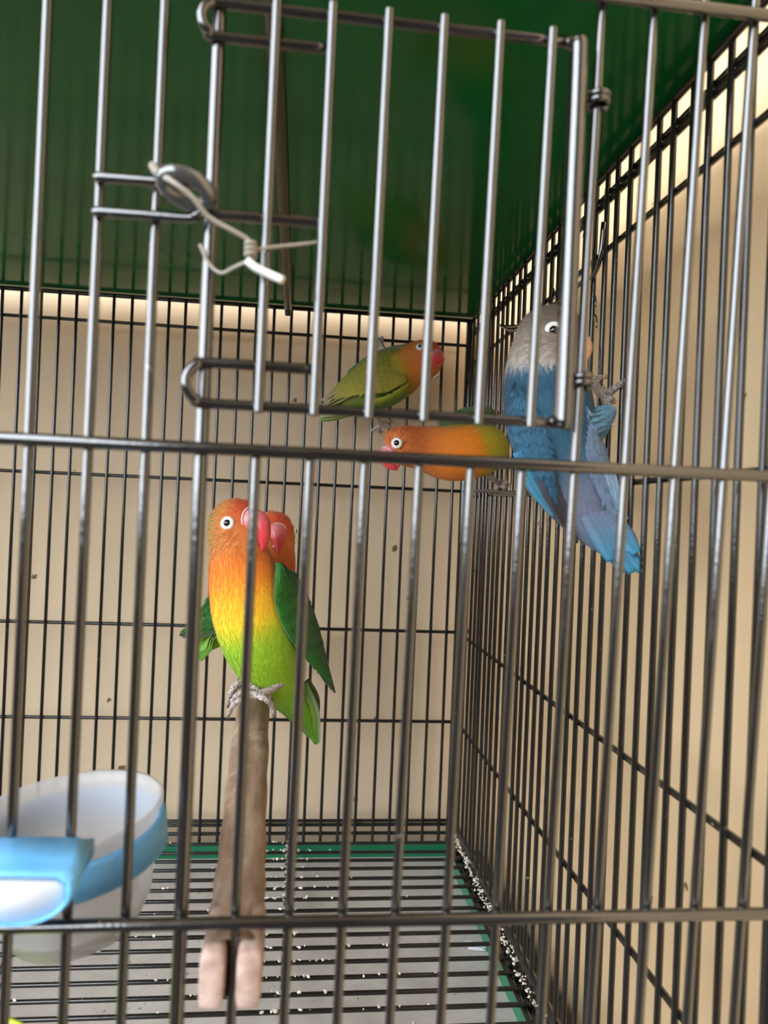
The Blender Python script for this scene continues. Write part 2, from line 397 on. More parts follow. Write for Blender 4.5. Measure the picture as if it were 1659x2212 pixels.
# roof and the rail below it
b = MB(); b.box((XL-.004, YF-.004, ZROOF), (XR+.004, YB+.012, ZROOF+.006)); rf = b.build('roof', M_ROOF, cage, smooth=False, bevel=.0015)
b = MB(); pe = at(622, 676, YB-.004); zr_ = ZROOF-.0045
b.tube([(pe.x-.0005, YF+.002, zr_), (pe.x, (YF+YB)/2, zr_), (pe.x, YB-.012, zr_), (pe.x, YB-.006, zr_-.001), (pe.x, YB-.004, zr_-.006)], [.0034, .0034, .0034, .0030, .0024], n=14, res=40)
tag(b.build('roof_rail', M_RAIL, cage), 'brown metal rail under the green roof')

# floor grate: side rods, then cross wires as parts
grate = empty('floor_grate', (0, (YF+YB)/2, ZG)); tag(grate, 'black wire floor grate lying over the grey tray', 'grate')
me = rod_mesh('grate_wire', XR-.002-XL-.004, .0014)
y = .6565
while y > YF+.005: rod('grate_wire', me, (XL+.004, y+random.uniform(-.0006, .0006), ZG), grate, QX @ jit(.003), M_WIRE2); y -= .0158
me = rod_mesh('grate_rail', YB-YF-.012, .0019)
for x in (XL+.012, -.1670, .0035, XR-.0055): rod('grate_rail', me, (x, YF+.006, ZG-.003), grate, QY, M_WIRE2)
# tray
tray = empty('droppings_tray', (0, (YF+YB)/2, H-.315)); tag(tray, 'shallow grey tray with a green rim below the floor grate', 'tray')
xa, xb, ya, yb = XL+.006, .1440, YF+.004, .6725
b = MB(); b.box((xa, ya, H-.303), (xb, yb, H-.300)); b.build('tray_bottom', M_TRAY, tray, smooth=False)
for lo, hi in (((xa, yb, H-.306), (xb+.0035, yb+.0035, H-.287)), ((xa, ya-.0035, H-.306), (xb+.0035, ya, H-.287)),
               ((xb, ya, H-.306), (xb+.0035, yb, H-.287)), ((xa-.0035, ya-.0035, H-.306), (xa, yb+.0035, H-.287))):
    b = MB(); b.box(lo, hi); b.build('rim', M_TRAYG, tray, smooth=False, bevel=.001)
# cage stand: a plain table that carries everything
tb = empty('side_table', (-.1, .45, -.75)); tag(tb, 'grey brown table top that carries the cage', 'table')
b = MB(); b.box((-.62, .12, H-.336), (XWALL-.004, YWALL-.004, H-.309)); b.build('table_top', M_TABLE, tb, smooth=False, bevel=.003)
for x in (-.58, XWALL-.05):
    for y in (.16, YWALL-.05): b = MB(); b.box((x, y-.02, -.75), (x+.04, y+.02, H-.336)); b.build('leg', M_TABLE, tb, smooth=False)
b = MB(); b.box((XL, YF, H-.309), (XR, YF+.006, H-.292)); b.box((XL, YB-.002, H-.309), (XR, YB+.003, H-.292)); b.box((XR-.003, YF, H-.309), (XR+.002, YB, H-.292)); b.box((XL-.002, YF, H-.309), (XL+.003, YB, H-.292))
b.build('base_frame', M_WIRE, cage, smooth=False)

# ------------------------------------------------------------------ perch
pr = empty('wooden_perch', at(500, 2080, YF+.01)); tag(pr, 'worn brown wooden perch that runs from the front wires to the back', 'perch')
P = [at(503, 2030, YF-.001), at(510, 1965, YF+.015), at(520, 1860, .262), at(532, 1700, .318), at(544, 1545, .405)]
P.append(P[-1]+(P[-1]-P[-2]).normalized()*(.25)); P[-1].z = P[-2].z+.006; P[-1].y = YB-.003
ring = []; n = 28; Q = cr([tuple(p) for p in P], 60); vs = []; fs = []
for i, p in enumerate(Q):
    wv = .0082+.0009*min(1, max(0, (p[1]-.25)/.2)) + .0003*math.sin(i*.9)
    for k in range(n):
        a = 2*math.pi*k/n; ca, sa = math.cos(a), math.sin(a)
        q = 1/((abs(ca)**3.2+abs(sa)**3.2)**(1/3.2))
        jt = 1+.015*math.sin(3*a+i*.3)+random.uniform(-.008, .008)
        vs.append((p[0]+wv*ca*q*jt, p[1], p[2]-.0075+wv*.95*sa*q*jt))
fs = [(i*n+k, i*n+(k+1) % n, (i+1)*n+(k+1) % n, (i+1)*n+k) for i in range(len(Q)-1) for k in range(n)] + [tuple((len(Q)-1)*n+k for k in range(n))]
link('shaft', mesh('shaft', vs, fs), pr, (0, 0, 0), M_WOOD)
b = MB()      # whittled, paler head, slotted for the front wire it is pushed onto
Ce = Vector(Q[0])
for sx in (-1, 1):
    rows = [(.022, .0034, .0066, -.0074), (.014, .0034, .0070, -.0074), (.002, .0034, .0072, -.0076), (-.004, .0034, .0072, -.0078), (-.0052, .0032, .0069, -.0079), (-.0057, .0027, .0062, -.0080)]
    vs = []; m_ = 24
    for yy, hw, hh, dz in rows:
        for k in range(m_):
            a = 2*math.pi*k/m_; ca, sa = math.cos(a), math.sin(a); q = 1/((abs(ca)**6+abs(sa)**6)**(1/6))
            vs.append(Ce+Vector((sx*.0049+hw*ca*q, yy, dz+hh*sa*q-(.0008 if (sa < -.2 and yy < 0) else 0))))
    b.add(vs, [(i*m_+k, i*m_+(k+1) % m_, (i+1)*m_+(k+1) % m_, (i+1)*m_+k) for i in range(len(rows)-1) for k in range(m_)]+[tuple(range(m_)), tuple((len(rows)-1)*m_+k for k in range(m_))])
o = b.build('notched_head', M_CUT, pr)

# ------------------------------------------------------------------ feeding cup
def cup_obj(name, label, c, R, hgt, mats, parts=True, tilt=(0, 0)):
    o = empty(name, c-Vector((0, 0, hgt))); tag(o, label, 'cup')
    M = Matrix.Rotation(tilt[0], 3, 'Y') @ Matrix.Rotation(tilt[1], 3, 'X')
    pf = [(.0005, -hgt), (R*.45, -hgt), (R*.66, -hgt*.93), (R*.82, -hgt*.72), (R*.91, -hgt*.42), (R*.96, -.010), (R*.985, -.003), (R*1.04, -.0012), (R*1.045, .0006), (R*.99, .0006),
          (R*.95, -.003), (R*.925, -.010), (R*.875, -hgt*.42), (R*.79, -hgt*.70), (R*.63, -hgt*.89), (R*.44, -hgt*.955), (.0005, -hgt*.955)]
    b = MB(); b.lathe(pf, 72, c, M, close=False); b.build('bowl', mats[0], o)
    return o, M
CC = at(140, 1752, .262)
cup, M = cup_obj('feeding_cup', 'frosted white cup with a light blue band clipped inside the front wires', CC, .0300, .042, (M_CUP,), tilt=(math.radians(-7), math.radians(4)))
b = MB(); R = .0300; b.lathe([(R*.962, -.016), (R*1.01, -.0162), (R*1.045, -.015), (R*1.055, -.006), (R*1.02, -.0050), (R*.985, -.0052)], 72, CC, M); b.build('holder_ring', M_BLUE, cup)
b = MB(); b.lathe([(.0004, -.0335), (R*.74, -.0335), (R*.745, -.0325), (.0004, -.0315)], 48, CC, M, close=False); b.build('seed_residue', M_RESID, cup)
# clip outside the wires: half-moon scoop with a raised lip and an arm back to the ring
hc = at(52, 1858, YF-.010); b = MB(); prof_o = []; 
wv, hv = .0138, .0125
def half(s, y, dz=0):
    pts = [(-wv*s, 0), (-wv*s*.2, .0003), (wv*s*.8, 0), (wv*s*.98, -.0012), (wv*s, -.004)] + [(wv*s*math.cos(a)*1.0, -.004-(hv-.004)*s*math.sin(a)) for a in np.linspace(.15, math.pi-.15, 14)] + [(-wv*s, -.004)]
    return [hc+Vector((x, y, z+dz)) for x, z in pts]
loops = [half(1, .009, .002), half(1.04, .0, 0), half(1.06, -.004, -.0006), half(1.0, -.0065, -.001), half(.88, -.0062, -.002), half(.84, -.002, -.0024)]
L = len(loops[0]); vs = [q for l in loops for q in l]
fs = [(i*L+k, i*L+(k+1) % L, (i+1)*L+(k+1) % L, (i+1)*L+k) for i in range(len(loops)-1) for k in range(L)] + [tuple(range(L-1, -1, -1)), tuple((len(loops)-1)*L+k for k in range(L))]
b.add(vs, fs)
for q, (y0, y1) in enumerate(((.006, .020),)): b.box(tuple(hc+Vector((wv*.25, y0, -.0075))), tuple(hc+Vector((wv*.9, y1, -.003))))
b.build('clip', M_BLUE, cup)
b = MB(); f0 = half(.83, -.0030, -.0026); f1 = half(.80, -.0044, -.0040)
b.add(f0+f1, [(k, (k+1) % L, L+(k+1) % L, L+k) for k in range(L)]+[tuple(range(L-1, -1, -1)), tuple(L+k for k in range(L))]); b.build('white_residue', M_WHITE, cup)
C2 = at(-150, 2332, YF+.038)
cup2, M2 = cup_obj('seed_cup', 'lime yellow plastic cup clipped low on the front wires', C2, .0300, .038, (M_LIME,))
b = MB(); b.tube([C2+Vector((0, -.029, -.006)), C2+Vector((0, -.036, -.006)), C2+Vector((0, -.041, -.009))], .0025, res=8); b.build('clip', M_LIME, cup2)

# ------------------------------------------------------------------ tie wire on the latch
tie = empty('wire_tie', at(540, 540, YD-.008)); tag(tie, 'twisted wire tie with a white end hanging from the latch ring', 'wire tie')
def tpx(*pts): return [at(a, c, YD-.008-(e if True else 0)) for a, c, e in pts]
b = MB(); b.tube(tpx((330, 358, -.006), (340, 372, -.002), (372, 392, .004), (415, 425, .004), (450, 468, .002), (500, 497, .001), (535, 518, 0), (545, 540, 0), (538, 556, 0)), [.0012, .0011]+[.0007]*7, n=8, res=40)
for k in range(3):
    c = at(541, 532+k*11, YD-.008); b.tube([c+Vector((.0012*math.cos(t), .0012*math.sin(t), .0004*t/3)) for t in np.linspace(0, 6.3, 14)], .0006, n=6)
b.build('twisted_strand', M_TIE, tie)
b = MB(); b.tube(tpx((543, 540, -.001), (600, 533, -.004), (650, 528, -.006), (696, 523, -.0075)), .0005, n=6, res=16); b.tube(tpx((532, 566, 0), (505, 578, -.003), (478, 590, -.006), (452, 570, -.007), (432, 528, -.007)), .0005, n=6, res=20); b.build('loose_strand', M_TIE, tie)
b = MB(); b.tube(tpx((534, 562, 0), (552, 578, 0), (580, 592, 0), (612, 606, .001)), .0011, n=10, res=14); b.build('white_sleeve', M_TIEW, tie)
# ------------------------------------------------------------------ lovebirds
def nrm(v): v = np.asarray(v, float); return v/(np.linalg.norm(v)+1e-12)
def A3(v): return np.array(v, float)
def ramp_col(u, stops):
    us = np.array([s[0] for s in stops], float); cs = np.array([s[1] for s in stops], float)
    return np.stack([np.interp(u, us, cs[:, k]) for k in range(3)], -1)
def sm(x, a, b_):
    t = np.clip((x-a)/(b_-a), 0, 1); return t*t*(3-2*t)
def grid_faces(n, m, closed=True):
    return [(i*m+k, i*m+(k+1) % m, (i+1)*m+(k+1) % m, (i+1)*m+k) for i in range(n-1) for k in range(m if closed else m-1)]
def vnoise(P, s, seed=0):
    r = np.random.default_rng(seed); out = 0
    for k in range(5):
        d = r.normal(size=3)*s*(1+.5*k); out = out+np.sin(P@d+r.uniform(0, 6.3))/(1+.5*k)
    return out/3

def barbs(name, P, Nn, Fl, C, parent, length, width, lift, matl):
    """short downy barbs lying along the feather flow, joined as uncountable stuff"""
    n = len(P); L = length*RNG.uniform(.6, 1.3, n)[:, None]; W = width*RNG.uniform(.7, 1.3, n)[:, None]
    S = np.cross(Nn, Fl); S /= np.linalg.norm(S, axis=1)[:, None]+1e-9
    Fl = Fl+S*RNG.normal(0, .22, n)[:, None]; Fl /= np.linalg.norm(Fl, axis=1)[:, None]+1e-9
    S = np.cross(Nn, Fl); lf = lift*RNG.uniform(.3, 1.4, n)[:, None]
    a = P-Nn*.0003-S*W*.5; b_ = P-Nn*.0003+S*W*.5
    mpt = P+Fl*L*.55+Nn*L*lf; c = mpt+S*W*.42; d_ = mpt-S*W*.42; e = P+Fl*L+Nn*L*lf*.9
    V = np.stack([a, b_, c, d_, e], 1).reshape(-1, 3)
    me = bpy.data.meshes.new(name); nv = len(V)
    idx = np.arange(n)[:, None]*5
    loops = np.concatenate([idx+0, idx+1, idx+2, idx+3, idx+3, idx+2, idx+4], 1)
    me.vertices.add(nv); me.vertices.foreach_set('co', V.astype(np.float32).ravel())
    me.loops.add(n*7); me.loops.foreach_set('vertex_index', loops.astype(np.int32).ravel())
    st = (np.arange(n)[:, None]*7+np.array([[0, 4]])).ravel(); me.polygons.add(2*n)
    me.polygons.foreach_set('loop_start', st.astype(np.int32)); me.polygons.foreach_set('loop_total', np.tile([4, 3], n).astype(np.int32))
    me.polygons.foreach_set('use_smooth', [True]*(2*n)); me.update(); me.validate()
    cc = C*RNG.uniform(.90, 1.07, n)[:, None]; cc = np.repeat(cc, 5, 0); cl = np.ones((nv, 4), np.float32); cl[:, :3] = cc
    a_ = me.color_attributes.new('Col', 'FLOAT_COLOR', 'POINT'); a_.data.foreach_set('color', cl.ravel())
    o = link(name, me, parent, (0, 0, 0), matl); o['kind'] = 'stuff'; return o

def loft_body(spine, dorsals, colf, n=84, m=56):
    """spine rows: (point, side radius, dorsal radius); returns grids of points, normals, flow, colours"""
    S = np.array([[*p, w_, h_] for p, w_, h_ in spine], float); D = np.array(dorsals, float)
    S = cr(S, n); D = cr(D, n); K = len(spine)
    t = np.linspace(0, K-1, n)
    S[:, 3:] = np.maximum(S[:, 3:], 1e-4)
    T = np.gradient(S[:, :3], axis=0); T /= np.linalg.norm(T, axis=1)[:, None]
    D = D-T*np.sum(D*T, 1)[:, None]; D /= np.linalg.norm(D, axis=1)[:, None]; X = np.cross(T, D)
    an = 2*np.pi*np.arange(m)/m
    P = S[:, None, :3]+X[:, None]*(S[:, 3, None]*np.sin(an)[None])[..., None]+D[:, None]*(S[:, 4, None]*np.cos(an)[None])[..., None]
    cd_ = np.broadcast_to(np.cos(an)[None], P.shape[:2]); uu = np.broadcast_to(t[:, None], P.shape[:2])
    Pm = np.concatenate([P[:, -1:], P, P[:, :1]], 1); dv = (Pm[:, 2:]-Pm[:, :-2]); du = np.gradient(P, axis=0); Nn = np.cross(du, dv)
    rad = P-S[:, None, :3]; Nn = Nn*np.sign(np.sum(Nn*rad, 2)+1e-15)[..., None]
    Nn = Nn/np.linalg.norm(Nn, axis=2)[..., None]
    C = colf(P.reshape(-1, 3), uu.ravel(), cd_.ravel(), Nn.reshape(-1, 3)).reshape(P.shape)
    return P, Nn, T, C, uu, cd_

def leaf(path, wdir, widths, thick=.0006, n=18, m=7, camber=.25):
    """pointed or rounded feather: path points, direction of its width, half widths"""
    D = cr(np.c_[np.array(path, float), np.array(widths, float)], n); P = D[:, :3]; wd = np.maximum(D[:, 3], 2e-4)
    T = np.gradient(P, axis=0); T /= np.linalg.norm(T, axis=1)[:, None]; W = np.broadcast_to(nrm(wdir), P.shape)
    W = W-T*np.sum(W*T, 1)[:, None]; W /= np.linalg.norm(W, axis=1)[:, None]; Nn = np.cross(T, W)
    s = np.linspace(-1, 1, m)
    top = P[:, None]+W[:, None]*(wd[:, None]*s[None])[..., None]+Nn[:, None]*((camber*wd[:, None])*(1-s[None]**2)+thick*(1-s[None]**4))[..., None]
    bot = P[:, None]+W[:, None]*(wd[:, None]*s[None])[..., None]+Nn[:, None]*((camber*wd[:, None])*(1-s[None]**2)-thick*(1-s[None]**4))[..., None]
    ring = np.concatenate([top, bot[:, ::-1]], 1); M_ = 2*m
    vs = ring.reshape(-1, 3); fs = grid_faces(n, M_)+[tuple(range(M_-1, -1, -1)), tuple((n-1)*M_+k for k in range(M_))]
    u = np.repeat(np.linspace(0, 1, n), M_); sv = np.tile(np.concatenate([s, s[::-1]]), n)
    return vs, fs, u, sv
def feather(name, parent, path, wdir, widths, base, tip, edge=None, **k):
    vs, fs, u, sv = leaf(path, wdir, widths, **k)
    c = A3(base)[None]*(1-u[:, None])+A3(tip)[None]*u[:, None]
    c = c*(1-.28*np.exp(-(sv/.10)**2))[:, None]                       # shaft line
    if edge is not None: e = sm(np.abs(sv), .72, .98)[:, None]*.8; c = c*(1-e)+A3(edge)[None]*e
    c = c*(1+.06*np.sin(u*140+np.abs(sv)*9))[:, None]                 # barb striation
    return link(name, mesh(name, vs, fs, True, c), parent, (0, 0, 0), M_FEATH)
def patch(name, parent, ea, eb, out, bulge, thick, ca, cb, n=30, m=22, scal=True, tipcol=None, fuzz=0):
    """wing covert surface between two edges, bulging along out, with rows of overlapping coverts in relief"""
    a = cr(ea, n); b_ = cr(eb, n); v = np.linspace(0, 1, m); out = nrm(out)
    P = a[:, None]*(1-v)[None, :, None]+b_[:, None]*v[None, :, None]
    u = np.linspace(0, 1, n)
    P = P+out*((np.sin(np.pi*v)**.7)[None, :]*bulge*(np.sin(np.pi*np.clip(u*.94+.05, 0, 1))**.5)[:, None])[..., None]
    U, V = np.meshgrid(u, v, indexing='ij')
    k = 11; row = U*k; ph = (np.floor(row) % 2)*.5; fr = row-np.floor(row); cell = np.abs(((V*6+ph) % 1)-.5)*2
    rel = (fr-.35*cell**2)*.00045 if scal else 0*U
    Pt = P+out*rel[..., None]; Pb = P-out*thick
    C = A3(ca)[None, None]*(1-V[..., None])+A3(cb)[None, None]*V[..., None]
    C = C*(1+.16*(fr-.5)-.10*cell**4)[..., None]
    if tipcol is not None: q = sm(U, .7, 1.)[..., None]; C = C*(1-q)+A3(tipcol)*q
    vs = np.concatenate([Pt.reshape(-1, 3), Pb.reshape(-1, 3)]); q = n*m
    fs = []
    for i in range(n-1):
        for j in range(m-1):
            fs.append((i*m+j, i*m+j+1, (i+1)*m+j+1, (i+1)*m+j)); fs.append((q+i*m+j, q+(i+1)*m+j, q+(i+1)*m+j+1, q+i*m+j+1))
        fs.append((i*m, (i+1)*m, q+(i+1)*m, q+i*m)); fs.append((i*m+m-1, q+i*m+m-1, q+(i+1)*m+m-1, (i+1)*m+m-1))
    fs.append(tuple(list(range(m-1, -1, -1))+list(range(q, q+m)))); fs.append(tuple(list(range((n-1)*m, n*m))+list(range(q+n*m-1, q+(n-1)*m-1, -1))))
    cols = np.concatenate([C.reshape(-1, 3)]*2)
    o = link(name, mesh(name, vs, fs, True, cols), parent, (0, 0, 0), M_FEATH)
    if fuzz:
        Fl = np.gradient(Pt, axis=0); ii = RNG.integers(0, n-1, fuzz); jj = RNG.integers(0, m-1, fuzz); a_, b2 = RNG.random(fuzz)[:, None], RNG.random(fuzz)[:, None]
        pp = Pt[ii, jj]*(1-a_)*(1-b2)+Pt[ii+1, jj]*a_*(1-b2)+Pt[ii, jj+1]*(1-a_)*b2+Pt[ii+1, jj+1]*a_*b2
        fl = Fl[ii, jj]; fl = fl/np.linalg.norm(fl, axis=1)[:, None]; Tv = np.gradient(Pt, axis=1)[ii, jj]
        nn = np.cross(fl, Tv); nn /= np.linalg.norm(nn, axis=1)[:, None]; nn = nn*np.sign(nn@out)[:, None]
        barbs('wing_coverts', pp, nn, fl, C[ii, jj], o, .0042, .0011, .04, M_PLUM)
    return o

def make_beak(root, Cn, r, F, U, hook, m_up, cere=True, open_=0., bk=1.0, bc=((.8, .4, .4), (.7, .1, .1))):
    Cn = A3(Cn); F = nrm(F); Cn = Cn+F*.78*r*(1-bk); r = r*bk; U = nrm(A3(U)-F*(A3(U)@F)); S = np.cross(F, U)
    def loft(rows, name, matl, parent):
        D = cr([[*(Cn+F*f*r+U*u*r), w_*r, h_*r] for f, u, w_, h_ in rows], 22); P = D[:, :3]; T = np.gradient(P, axis=0); T /= np.linalg.norm(T, axis=1)[:, None]
        Nd = np.cross(np.broadcast_to(S, T.shape), T); m = 20; vs = []
        for i in range(len(P)):
            for k in range(m):
                a = 2*math.pi*k/m; vs.append(P[i]+S*D[i, 3]*math.sin(a)+Nd[i]*D[i, 4]*math.cos(a)*(1.0 if math.cos(a) > 0 else .85))
        fs = grid_faces(len(P), m)+[tuple(range(m)), tuple((len(P)-1)*m+k for k in range(m-1, -1, -1))]
        tt = np.repeat(np.linspace(0, 1, len(P)), m)[:, None]; q = sm(tt[:, 0], .12, .55)[:, None]; cc = A3(bc[0])*(1-q)+A3(bc[1])*q
        return link(name, mesh(name, vs, fs, True, cc), parent, (0, 0, 0), matl)
    up = loft([(.62, .10, .40, .40), (.92, .10, .40, .42), (1.16, -.06, .33, .36), (1.29, -.36, .21, .24), (1.27, -.66, .11, .12), (1.19, -.84*hook, .02, .02)], 'beak', m_up, root)
    loft([(.66, -.42, .30, .20), (.92, -.50-open_*.5, .27, .17), (1.06, -.60-open_, .18, .12), (1.10, -.66-open_, .04, .04)], 'lower_beak', m_up, root)
    if cere:
        b = MB(); c0 = Cn+F*.80*r+U*.12*r; pts = [c0+S*.43*r*math.sin(a)+U*.44*r*math.cos(a)+F*.03*r for a in np.linspace(-2.0, 2.0, 24)]
        b.tube([Vector(q) for q in pts], r*.030, n=8); b.build('cere', M_CERE, up)
def make_eye(root, pos, nor, r_, ring=True):
    nor = Vector(nor).normalized(); Q = Vector((0, 0, 1)).rotation_difference(nor).to_matrix(); pos = Vector(pos)
    b = MB(); b.lathe([(.0001, .0007), (r_*.9, .0009), (r_*1.25, .0008), (r_*1.55, .0003), (r_*1.62, -.0008), (.0001, -.0012)], 28, pos, Q, close=False)
    e = b.build('eye_ring', M_RING, root)
    b = MB(); b.ball(pos+nor*.0002, r_*.92, r_*.92, r_*.62, Q, 20, 12); ey = b.build('eye', M_IRIS, e)
    b = MB(); b.ball(pos+nor*.0006, r_*.74, r_*.74, r_*.58, Q, 20, 12); b.build('pupil', M_EYE, ey)
    return e
def ray_sphere(px, py, Cn, r):
    d = (at(px, py, 1.0)-CAM).normalized(); oc = CAM-Vector(Cn); bb = oc.dot(d); cc = oc.dot(oc)-r*r; q = bb*bb-cc
    t = -bb-math.sqrt(max(q, 0)); return CAM+d*t
def make_foot(root, hip, ankle, center, toes, r=.00155, band=False):
    """leg from the body to the foot; toes: lists of points from the centre, claw at the end"""
    b = MB(); hip, ankle, center = Vector(hip), Vector(ankle), Vector(center)
    b.tube([hip, hip.lerp(ankle, .6), ankle, center], [.0030, .0021, .0019, .0021], n=12, res=16)
    b.ball(center, .0024, .0024, .0022)
    claws = []
    for tp in toes:
        pts = [center]+[Vector(q) for q in tp]; nseg = 22
        D = cr([[*q] for q in pts], nseg); rr = np.array([r*(1.15-.45*i/nseg)*(1+.13*math.cos(i*2*math.pi/4.5)) for i in range(nseg)])
        b.tube(D, rr, n=10); claws.append((Vector(D[-1]), (Vector(D[-1])-Vector(D[-3])).normalized(), center))
    f = b.build('foot', M_FOOT, root)
    for p0, dr_, cen in claws:
        side = (cen-p0); side = (side-dr_*side.dot(dr_)).normalized()
        c = MB(); c.tube([p0-dr_*.0006, p0+dr_*.0014, p0+dr_*.0026+side*.0007, p0+dr_*.0033+side*.0019], [.0010, .0009, .0006, .0001], n=8, res=10); c.build('claw', M_CLAW, f)
    if band:
        c = MB(); ax = (ankle-hip).normalized(); Q = Vector((0, 0, 1)).rotation_difference(ax).to_matrix(); c.lathe([(.0024, -.002), (.0031, -.002), (.0031, .002), (.0024, .002)], 24, hip.lerp(ankle, .72), Q); c.build('leg_band', M_BAND, f)
    return f

def make_bird(label, spine, dorsals, colf, head, nb=11000, base=None, group=None):
    """spine rows (px, py, Y, side radius mm, dorsal radius mm) from crown to rump"""
    rows = [(at(a, c, y), w_/1000, h_/1000) for a, c, y, w_, h_ in spine]
    root = empty('lovebird', base if base is not None else rows[len(rows)//2][0]); tag(root, label, 'bird', group)
    Cn = at(*head['c']); r = head['r']/1000; F = nrm(head['F']); U = nrm(A3(head['U'])-F*(A3(head['U'])@F))
    P, Nn, T, C, uu, cd_ = loft_body([(tuple(p), w_, h_) for p, w_, h_ in rows], dorsals, lambda P, u, cd2, nn: colf(P, u, cd2, nn, A3(Cn), r, F, U))
    n, m = P.shape[:2]; vs = P.reshape(-1, 3); fs = grid_faces(n, m)+[tuple(range(m-1, -1, -1)), tuple((n-1)*m+k for k in range(m))]
    body = link('body', mesh('body', vs, fs, True, C.reshape(-1, 3)), root, (0, 0, 0), M_PLUM)
    # downy cover
    ar = np.linalg.norm(np.cross(np.roll(P, -1, 1)-P, np.gradient(P, axis=0)), axis=2)[:-1]; pr_ = (ar/ar.sum()).ravel(); pk = RNG.choice(len(pr_), nb, p=pr_)
    ii, jj = pk//m, pk % m; a_, b2 = RNG.random(nb)[:, None], RNG.random(nb)[:, None]; j2 = (jj+1) % m
    def bl(G): return G[ii, jj]*(1-a_)*(1-b2)+G[ii+1, jj]*a_*(1-b2)+G[ii, j2]*(1-a_)*b2+G[ii+1, j2]*a_*b2
    fl = np.gradient(P, axis=0)[ii, jj]; fl /= np.linalg.norm(fl, axis=1)[:, None]+1e-9; nn = bl(Nn); nn /= np.linalg.norm(nn, axis=1)[:, None]
    pp = bl(P); dist = np.linalg.norm(pp-A3(Cn), axis=1)
    hd = (pp-A3(Cn))/dist[:, None]; onface = (dist < r*1.35)
    # on the head the down flows away from the beak
    fh = -F+hd*(hd@F)[:, None]; fh /= np.linalg.norm(fh, axis=1)[:, None]+1e-9
    k = np.clip((1.5*r-dist)/(.4*r), 0, 1)[:, None]; fl = fl*(1-k)+fh*k; fl -= nn*np.sum(fl*nn, 1)[:, None]; fl /= np.linalg.norm(fl, axis=1)[:, None]+1e-9
    keep = ~((hd@F > .80) & onface)
    if head.get('eyes'):
        for (px, py) in head['eyes'][:1]:
            e = A3(ray_sphere(px, py, Cn, r)); keep &= np.linalg.norm(pp-e, axis=1) > head.get('er', 2.1)/1000*1.5
    barbs('plumage', pp[keep], nn[keep], fl[keep], bl(C)[keep], body, .0046, .00055, .055, M_PLUM)
    make_beak(root, Cn, r, F, U, head.get('hook', 1.0), head.get('beak', M_BEAKR), open_=head.get('open', 0), bk=head.get('bk', 1.0), bc=head.get('bc', (rgb(232, 150, 152), rgb(214, 66, 74))))
    er = head.get('er', 2.1)/1000; S = np.cross(F, U)
    for (px, py) in head.get('eyes', [])[:1]:
        e = A3(ray_sphere(px, py, Cn, r*head.get('ek', 1.0)))
        if 'edir' in head: q = head['edir']; sg = 1 if (e-A3(Cn))@S > 0 else -1; e = A3(Cn)+r*nrm(F*q[0]+S*sg*q[1]+U*q[2])
        nv = nrm(e-A3(Cn)); make_eye(root, e, nv, er)
        e2 = A3(Cn)+(e-A3(Cn))-2*S*((e-A3(Cn))@S)
        if 'edir2' in head: q = head['edir2']; sg = 1 if (e2-A3(Cn))@S > 0 else -1; e2 = A3(Cn)+r*nrm(F*q[0]+S*sg*q[1]+U*q[2])
        make_eye(root, e2, nrm(e2-A3(Cn)), er)
    return root, body

RED, ORG, ORY, YEL = rgb(214, 84, 50), rgb(214, 124, 62), rgb(250, 150, 40), rgb(252, 206, 40)
LIM, GRN, DGR, OLV, BRN = rgb(150, 190, 30), rgb(96, 170, 40), rgb(30, 84, 26), rgb(150, 150, 40), rgb(146, 120, 62)
WTIP = rgb(44, 42, 38)
def fischer(chest, back, headmix=1.0, nape=BRN, redness=.45):
    """plumage of a peach-faced green bird: ramps down the breast and the back, red mask around the beak, olive nape"""
    def f(P, u, cd2, nn, Cn, r, F, U):
        j = vnoise(P, 260, 3)*.10; cv = ramp_col(u+j, chest); cb = ramp_col(u+j, back); k = sm(cd2+vnoise(P, 150, 5)*.10, -.05, .55)[:, None]
        c = cv*(1-k)+cb*k
        dv = P-Cn; dist = np.linalg.norm(dv, axis=1); hd = dv/(dist[:, None]+1e-9); fx = hd@F; ux = hd@U
        inh = 1-sm(dist, r*1.05, r*1.75)
        c = c*(1-inh[:, None])+inh[:, None]*(A3(ORG)*sm(fx, -.45, .65)[:, None]+A3(nape)*(1-sm(fx, -.45, .65))[:, None])
        rm = (sm(fx+.40*ux, redness+.15, redness+.60)*sm(ux, -.35, .25)*inh)[:, None]; c = c*(1-rm)+A3(RED)*rm
        return c
    return f
def pp3(*pts): return [tuple(at(*q)) for q in pts]
